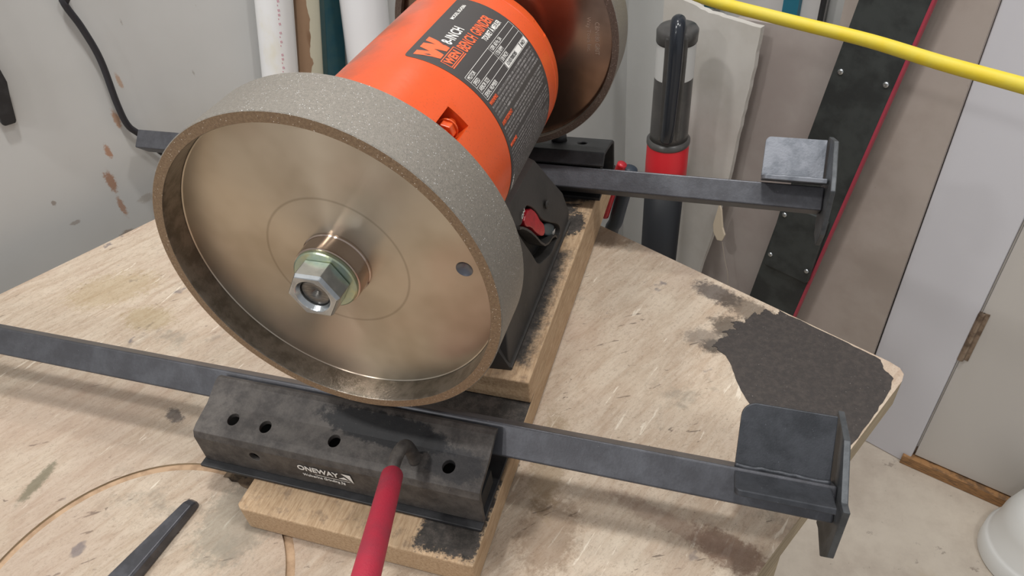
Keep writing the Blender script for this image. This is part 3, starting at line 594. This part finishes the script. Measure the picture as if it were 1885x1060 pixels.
def lean_tube(name, n0, z0, k, u, r, mat, label, cat, r1=None):
    pts = [WP(u, n0 + k * (z - z0), z) for z in (.45, .1, -.3, -.7, -1.09)]
    return tag(link(name, tube_me(pts, r, 32, step=2), mat, smooth=True), label, cat)
t = NT('dirty_white_pvc'); c = t.mix(t.ramp(t.noise(14, t.map(0, (1, 1, .6)), 4), .5, .75), srgb('dfdfdf'), srgb('d3caa8')); M_PVC = t.fin(c, .35)
pv = lean_tube('plastic_pipe', .293, -.040, .24, -.571, .0232, M_PVC, 'white plastic pipe with pink print leaning in the corner', 'pipe')
pz = []
for i, ch in enumerate('=-==-= =-=- ==-=-=='):
    z0 = -.036 - i * .0052; nn = .293 + .24 * (z0 + .040)
    base = lambda x, y, z, z0=z0, nn=nn: Vector(WP(-.571 + math.sqrt(max(.0232 ** 2 - (y - .0096) ** 2, 0)) + .0003 + z, nn + (y - .0096), z0 - x))
    pz.append(text_me(ch, .0062, base, bold=.0001))
link('pink_print', join_me(pz), simple('pink_ink', 'c98a9a', .6), pv)
def lslab(name, nl, zr, w, k, u0, u1, mat, label, cat):
    q = [(nl + k * (z - zr), z) for z in (.45, -1.09)]
    return tag(link(name, lprism([q[0], (q[0][0] + w, .45), (q[1][0] + w, -1.09), q[1]], u0, u1), mat, bevel=.001), label, cat)
t = NT('peeling_brown_board'); c = t.mix(t.ramp(t.noise(20, t.map(0, (1, 1, .4)), 3), .42, .5), srgb('a5866b'), srgb('8f6f55')); 
sp = t.n.new('ShaderNodeVectorMath'); sp.operation = 'DOT_PRODUCT'; t.L(t.pos, sp.inputs[0]); sp.inputs[1].default_value = tuple(N * 1 + Vector((0, 0, -.26)))
c = t.mix(t.ramp(t.math('ADD', sp.outputs['Value'], t.math('MULTIPLY', t.noise(22, detail=3), .03)), .3775, .3785), c, srgb('d8d3bd')); M_BB = t.fin(c, .8)
lslab('weathered_board', .3310, -.0574, .044, .26, -.6005, -.5895, M_BB, 'narrow brown board with peeling cream paint beside the white pipe', 'board')
M_TEALB = simple('dark_teal_paint', '1f4a55', .4, var='2b4f55', scale=60, bump=.15)
lslab('teal_rail', .3636, -.0644, .030, .24, -.588, -.575, M_TEALB, 'dark teal painted rail between brown board and white tube', 'rail')
lean_tube('white_tube', .4010, -.080, .13, -.5425, .0315, simple('glossy_white_plastic', 'e4e4e6', .2), 'wide glossy white tube standing behind the motor housing', 'tube')

yc = [(.10, .520, -.012), (.1364, .4908, -.0114), (.1698, .4619, -.0116), (.2345, .4255, -.0135), (.2985, .3894, -.0148), (.3450, .3460, -.0125), (.3913, .3027, -.0085), (.4193, .2706, -.0043), (.46, .23, .002)]
tag(link('yellow_cord', tube_me(yc, .0056, 18), simple('yellow_rubber', 'cfbd40', .5, var='d3bb2c', scale=40, bump=.1, bscale=300, dust=('9a8a3c', 300, .68, .75)), smooth=True), 'thick yellow extension cord stretched across in front of the panels', 'cord')

# ---------------------------------------------------------------- against the back wall
def leanp(name, poly, n0, n1, mat, label, cat, **k): return tag(link(name, wprism(poly, n0, n1), mat, **k), label, cat)
def ext(p, q, z): a = (z - p[1]) / (q[1] - p[1]); return (p[0] + (q[0] - p[0]) * a, z)
r0, r1 = (-.0241, -.1511), (-.1064, -.7854); b0, b1 = (-.1229, -.169), (-.2053, -.7814)
M_BRD = simple('scuffed_black_board', '2a2d2d', .55, var='3b3f3e', scale=14, lo=.42, hi=.62, dust=('4b4340', 260, .62, .72), bump=.15)
kb = thing('black_plank', 'long black scuffed plank with red edge leaning on the back wall', 'plank')
link('face_board', wprism([ext(b0, b1, .7), ext(r0, r1, .7), ext(r0, r1, -1.09), ext(b0, b1, -1.09)], .98, .992), M_BRD, kb)
rr = lambda z, d: (ext(r0, r1, z)[0] + d, z)
link('red_edge', wprism([rr(.7, 0), rr(.7, .004), rr(-1.09, .004), rr(-1.09, 0)], .979, .992), simple('red_edge', 'a83a4c', .5), kb)['label'] = 'thin red edge strip'
link('patch_plate', wprism([(-.1737, -.5470), (-.0920, -.5490), (-.0835, -.5560), (-.094, -.7000), (-.099, -.7040), (-.1875, -.7010)], .971, .98), M_BRD, kb, bevel=.002)
for u_, z_ in ((-.1255, -.2815), (-.0535, -.2840), (-.1650, -.5704), (-.0900, -.5725), (-.1771, -.6714), (-.1010, -.6745)):
    n_ = .98 if z_ > -.5 else .971
    link('screw', lathe_me([(.0050, 0), (.0046, .0016), (.003, .0026), (.001, .0028), (0, .0020)], 18, axis_f(WP(u_, n_, z_), tuple(-N))), M_NUT, kb, smooth=True)
M_SHEET = simple('dirty_white_sheet', 'cfcbc5', .7, var='c2bdb5', scale=6, bump=.05)
sl = [(-.4530, -.21), (-.3935, -.2200), (-.36, -.2275), (-.3223, -.2290), (-.2600, -.2330), (-.2635, -.29), (-.2668, -.34), (-.272, -.40), (-.2790, -.4718), (-.2815, -.52), (-.2900, -.5851), (-.300, -.66), (-.3202, -.7687), (-.36, -1.09), (-.4530, -1.09)]
leanp('torn_wallboard', ragged(sl[:1], 0, 1) + ragged(sl[1:13], .0012, 4) + sl[13:], .96, .972, M_SHEET, 'dirty white wallboard sheet with torn edge behind the black vacuum handle', 'wallboard')
leanp('torn_paper_flap', [(-.2900, -.585), (-.2835, -.600), (-.2760, -.640), (-.2690, -.655), (-.2740, -.672), (-.2849, -.6748), (-.2950, -.660), (-.2985, -.640)], .950, .9545, simple('cream_paper', 'd2c3ad', .8), 'cream torn paper flap hanging from the wallboard edge', 'paper', bevel=.001)
tag(link('hanging_string', tube_me([WP(-.2735, .952, -.675), WP(-.262, .953, -.72), WP(-.2511, .954, -.7594), WP(-.245, .956, -.85)], .0007, 6), simple('grey_string', 'a79c8e', .9)), 'thin grey string dangling under the torn paper flap', 'string')
M_MAUVE = simple('mauve_grey_panel', 'a09590', .7, var='aaa19c', scale=5, bump=.05)
leanp('grey_panel', [(-.33, -.2440), (-.1180, -.2300), (-.1180, -1.09), (-.38, -1.09)], 1.00, 1.012, M_MAUVE, 'mauve grey panel between torn wallboard and black plank', 'panel')
leanp('beige_panel', [(-.16, .7), (.047, .7), (.047, -1.09), (-.16, -1.09)], 1.022, 1.034, simple('beige_panel', 'b0a59d', .65, var='a69a91', scale=7, dust=('8a7c70', 30, .66, .72), bump=.05), 'tall beige panel between the black plank and the white door trim', 'panel')
leanp('teal_post', [(-.4077, .6), (-.3835, .6), (-.3832, -.2440), (-.4066, -.2440)], 1.018, 1.03, M_TEALB, 'narrow dark teal strip above the torn wallboard, nearer the grinder', 'strip')
leanp('teal_post', [(-.2538, .6), (-.2281, .6), (-.2290, -.40), (-.2560, -.40)], 1.013, 1.024, simple('teal_paint', '1f6478', .4), 'teal strip above the mauve panel just left of the yellow cord crossing', 'strip')
leanp('black_edging', [(-.1905, .6), (-.1850, .6), (-.1895, -.40), (-.1945, -.40)], 1.013, 1.024, M_BLACK, 'thin black upright edging strip beside the black plank', 'strip')
leanp('pale_panel', [(-.35, .6), (-.1905, .6), (-.1905, -.40), (-.35, -.40)], 1.0245, 1.034, simple('pale_panel', 'bdbab8', .6), 'pale grey panel behind the two teal strips', 'panel')

# upright vacuum handle
vh = thing('vacuum_handle', 'black upright vacuum handle with red collar standing before the wallboard', 'vacuum')
VU, VN = -.3155, .842
VU = -.3440
def vf(r, h, a): return WP(VU + (h + .30) * .02 + r * .83 * math.cos(a), VN + r * .83 * math.sin(a), h)
t = NT('smoky_plastic'); M_SMOKE = t.fin(t.mix(t.ramp(t.noise(30), .4, .7), srgb('4b4a49'), srgb('5a5755')), .3)
def vlathe(prof, mat, name, par, **k): return link(name, lathe_me(prof, 48, vf), mat, par, smooth=True, **k)
o = vlathe([(0, -.4100), (.0405, -.4100), (.0400, -.3950), (.0385, -.285), (.0375, -.2320)], M_SMOKE, 'upper_body', vh)
o = link('label_band', lathe_me([(.0390, -.292), (.0386, -.2330)], 48, vf), simple('white_sticker', 'd2d2d0', .5), o, smooth=True); o['label'] = 'white sticker band'
vlathe([(.0375, -.2320), (.0400, -.2310), (.0405, -.2130), (.036, -.2080), (.0, -.2060)], M_SMOKE, 'top_cap', vh)
def vp(a, b, h): return WP(VU + (h + .30) * .02 + a * .75 + b * .46, VN + a * .49 - b * .70, h)
# front strip of the body that hides the band's middle and carries the grip rib
link('front_strip', mesh([vp(a, b, h) for h in (-.400, -.215) for a, b in ((-.020, .030), (-.020, .0375), (.020, .0375), (.020, .030))], [(0, 1, 2, 3), (7, 6, 5, 4), (0, 1, 5, 4), (1, 2, 6, 5), (2, 3, 7, 6), (3, 0, 4, 7)]), M_SMOKE, vh, bevel=.003)

link('grip_rib', tube_me([vp(.0, .006, -.205), vp(.0, .022, -.1945), vp(.0, .038, -.199), vp(0, .049, -.222), vp(0, .054, -.27), vp(-.001, .055, -.32), vp(-.002, .052, -.365), vp(-.004, .040, -.395)], lambda q: .0125 - .002 * q, 18), simple('gloss_black', '262a31', .18), vh, smooth=True)
vlathe([(.0405, -.4080), (.0462, -.4110), (.0465, -.4170), (.0445, -.4200), (.0, -.4200)], M_SMOKE, 'rim', vh)
vlathe([(.0440, -.4190), (.0450, -.4260), (.0455, -.4600), (.0455, -.495), (.0, -.495)], simple('red_collar_plastic', 'dc2732', .4), 'red_collar', vh)['label'] = 'bright red collar'
vlathe([(.0, -.4955), (.0435, -.4955), (.0430, -.7), (.0480, -.73), (.0480, -1.0), (.075, -1.03), (.08, -1.099), (0, -1.099)], simple('blue_black_plastic', '1b1e23', .5), 'lower_body', vh)

# plier-like tool beside the mounting board
tl = thing('tool_handle', 'navy and red tool handle standing behind the bench beside the mounting board', 'tool')
link('navy_grip', tube_me([WP(-.1210, .432, -.188), WP(-.1255, .432, -.205), WP(-.1300, .432, -.225), WP(-.1395, .432, -.265), WP(-.150, .432, -.32), WP(-.155, .432, -.6), WP(-.155, .432, -1.09)], .0085, 16), simple('navy_rubber', '2a3440', .5), tl, smooth=True)
link('red_inset', tube_me([WP(-.1245, .422, -.1775), WP(-.1290, .421, -.190), WP(-.1385, .420, -.222), WP(-.1480, .420, -.2560)], .0055, 12), M_RED2, tl, smooth=True)['label'] = 'red inset stripe'


# white tub on the floor
tubc = Vector((.838, .655, 0))
tb = lathe_me([(.088, -1.099), (.0905, -1.097), (.0905, -1.060), (.0865, -1.0565), (.083, -1.052), (.080, -1.0), (.072, -.965), (.055, -.945), (.03, -.937), (0, -.935)], 72, lambda r, h, a: (tubc.x + r * math.cos(a), tubc.y + r * math.sin(a), h))
o = tag(link('plastic_tub', tb, simple('white_tub_plastic', 'dcdcd9', .35)), 'rounded white plastic tub upside down on the floor by the door', 'tub'); autosmooth(o, 50)
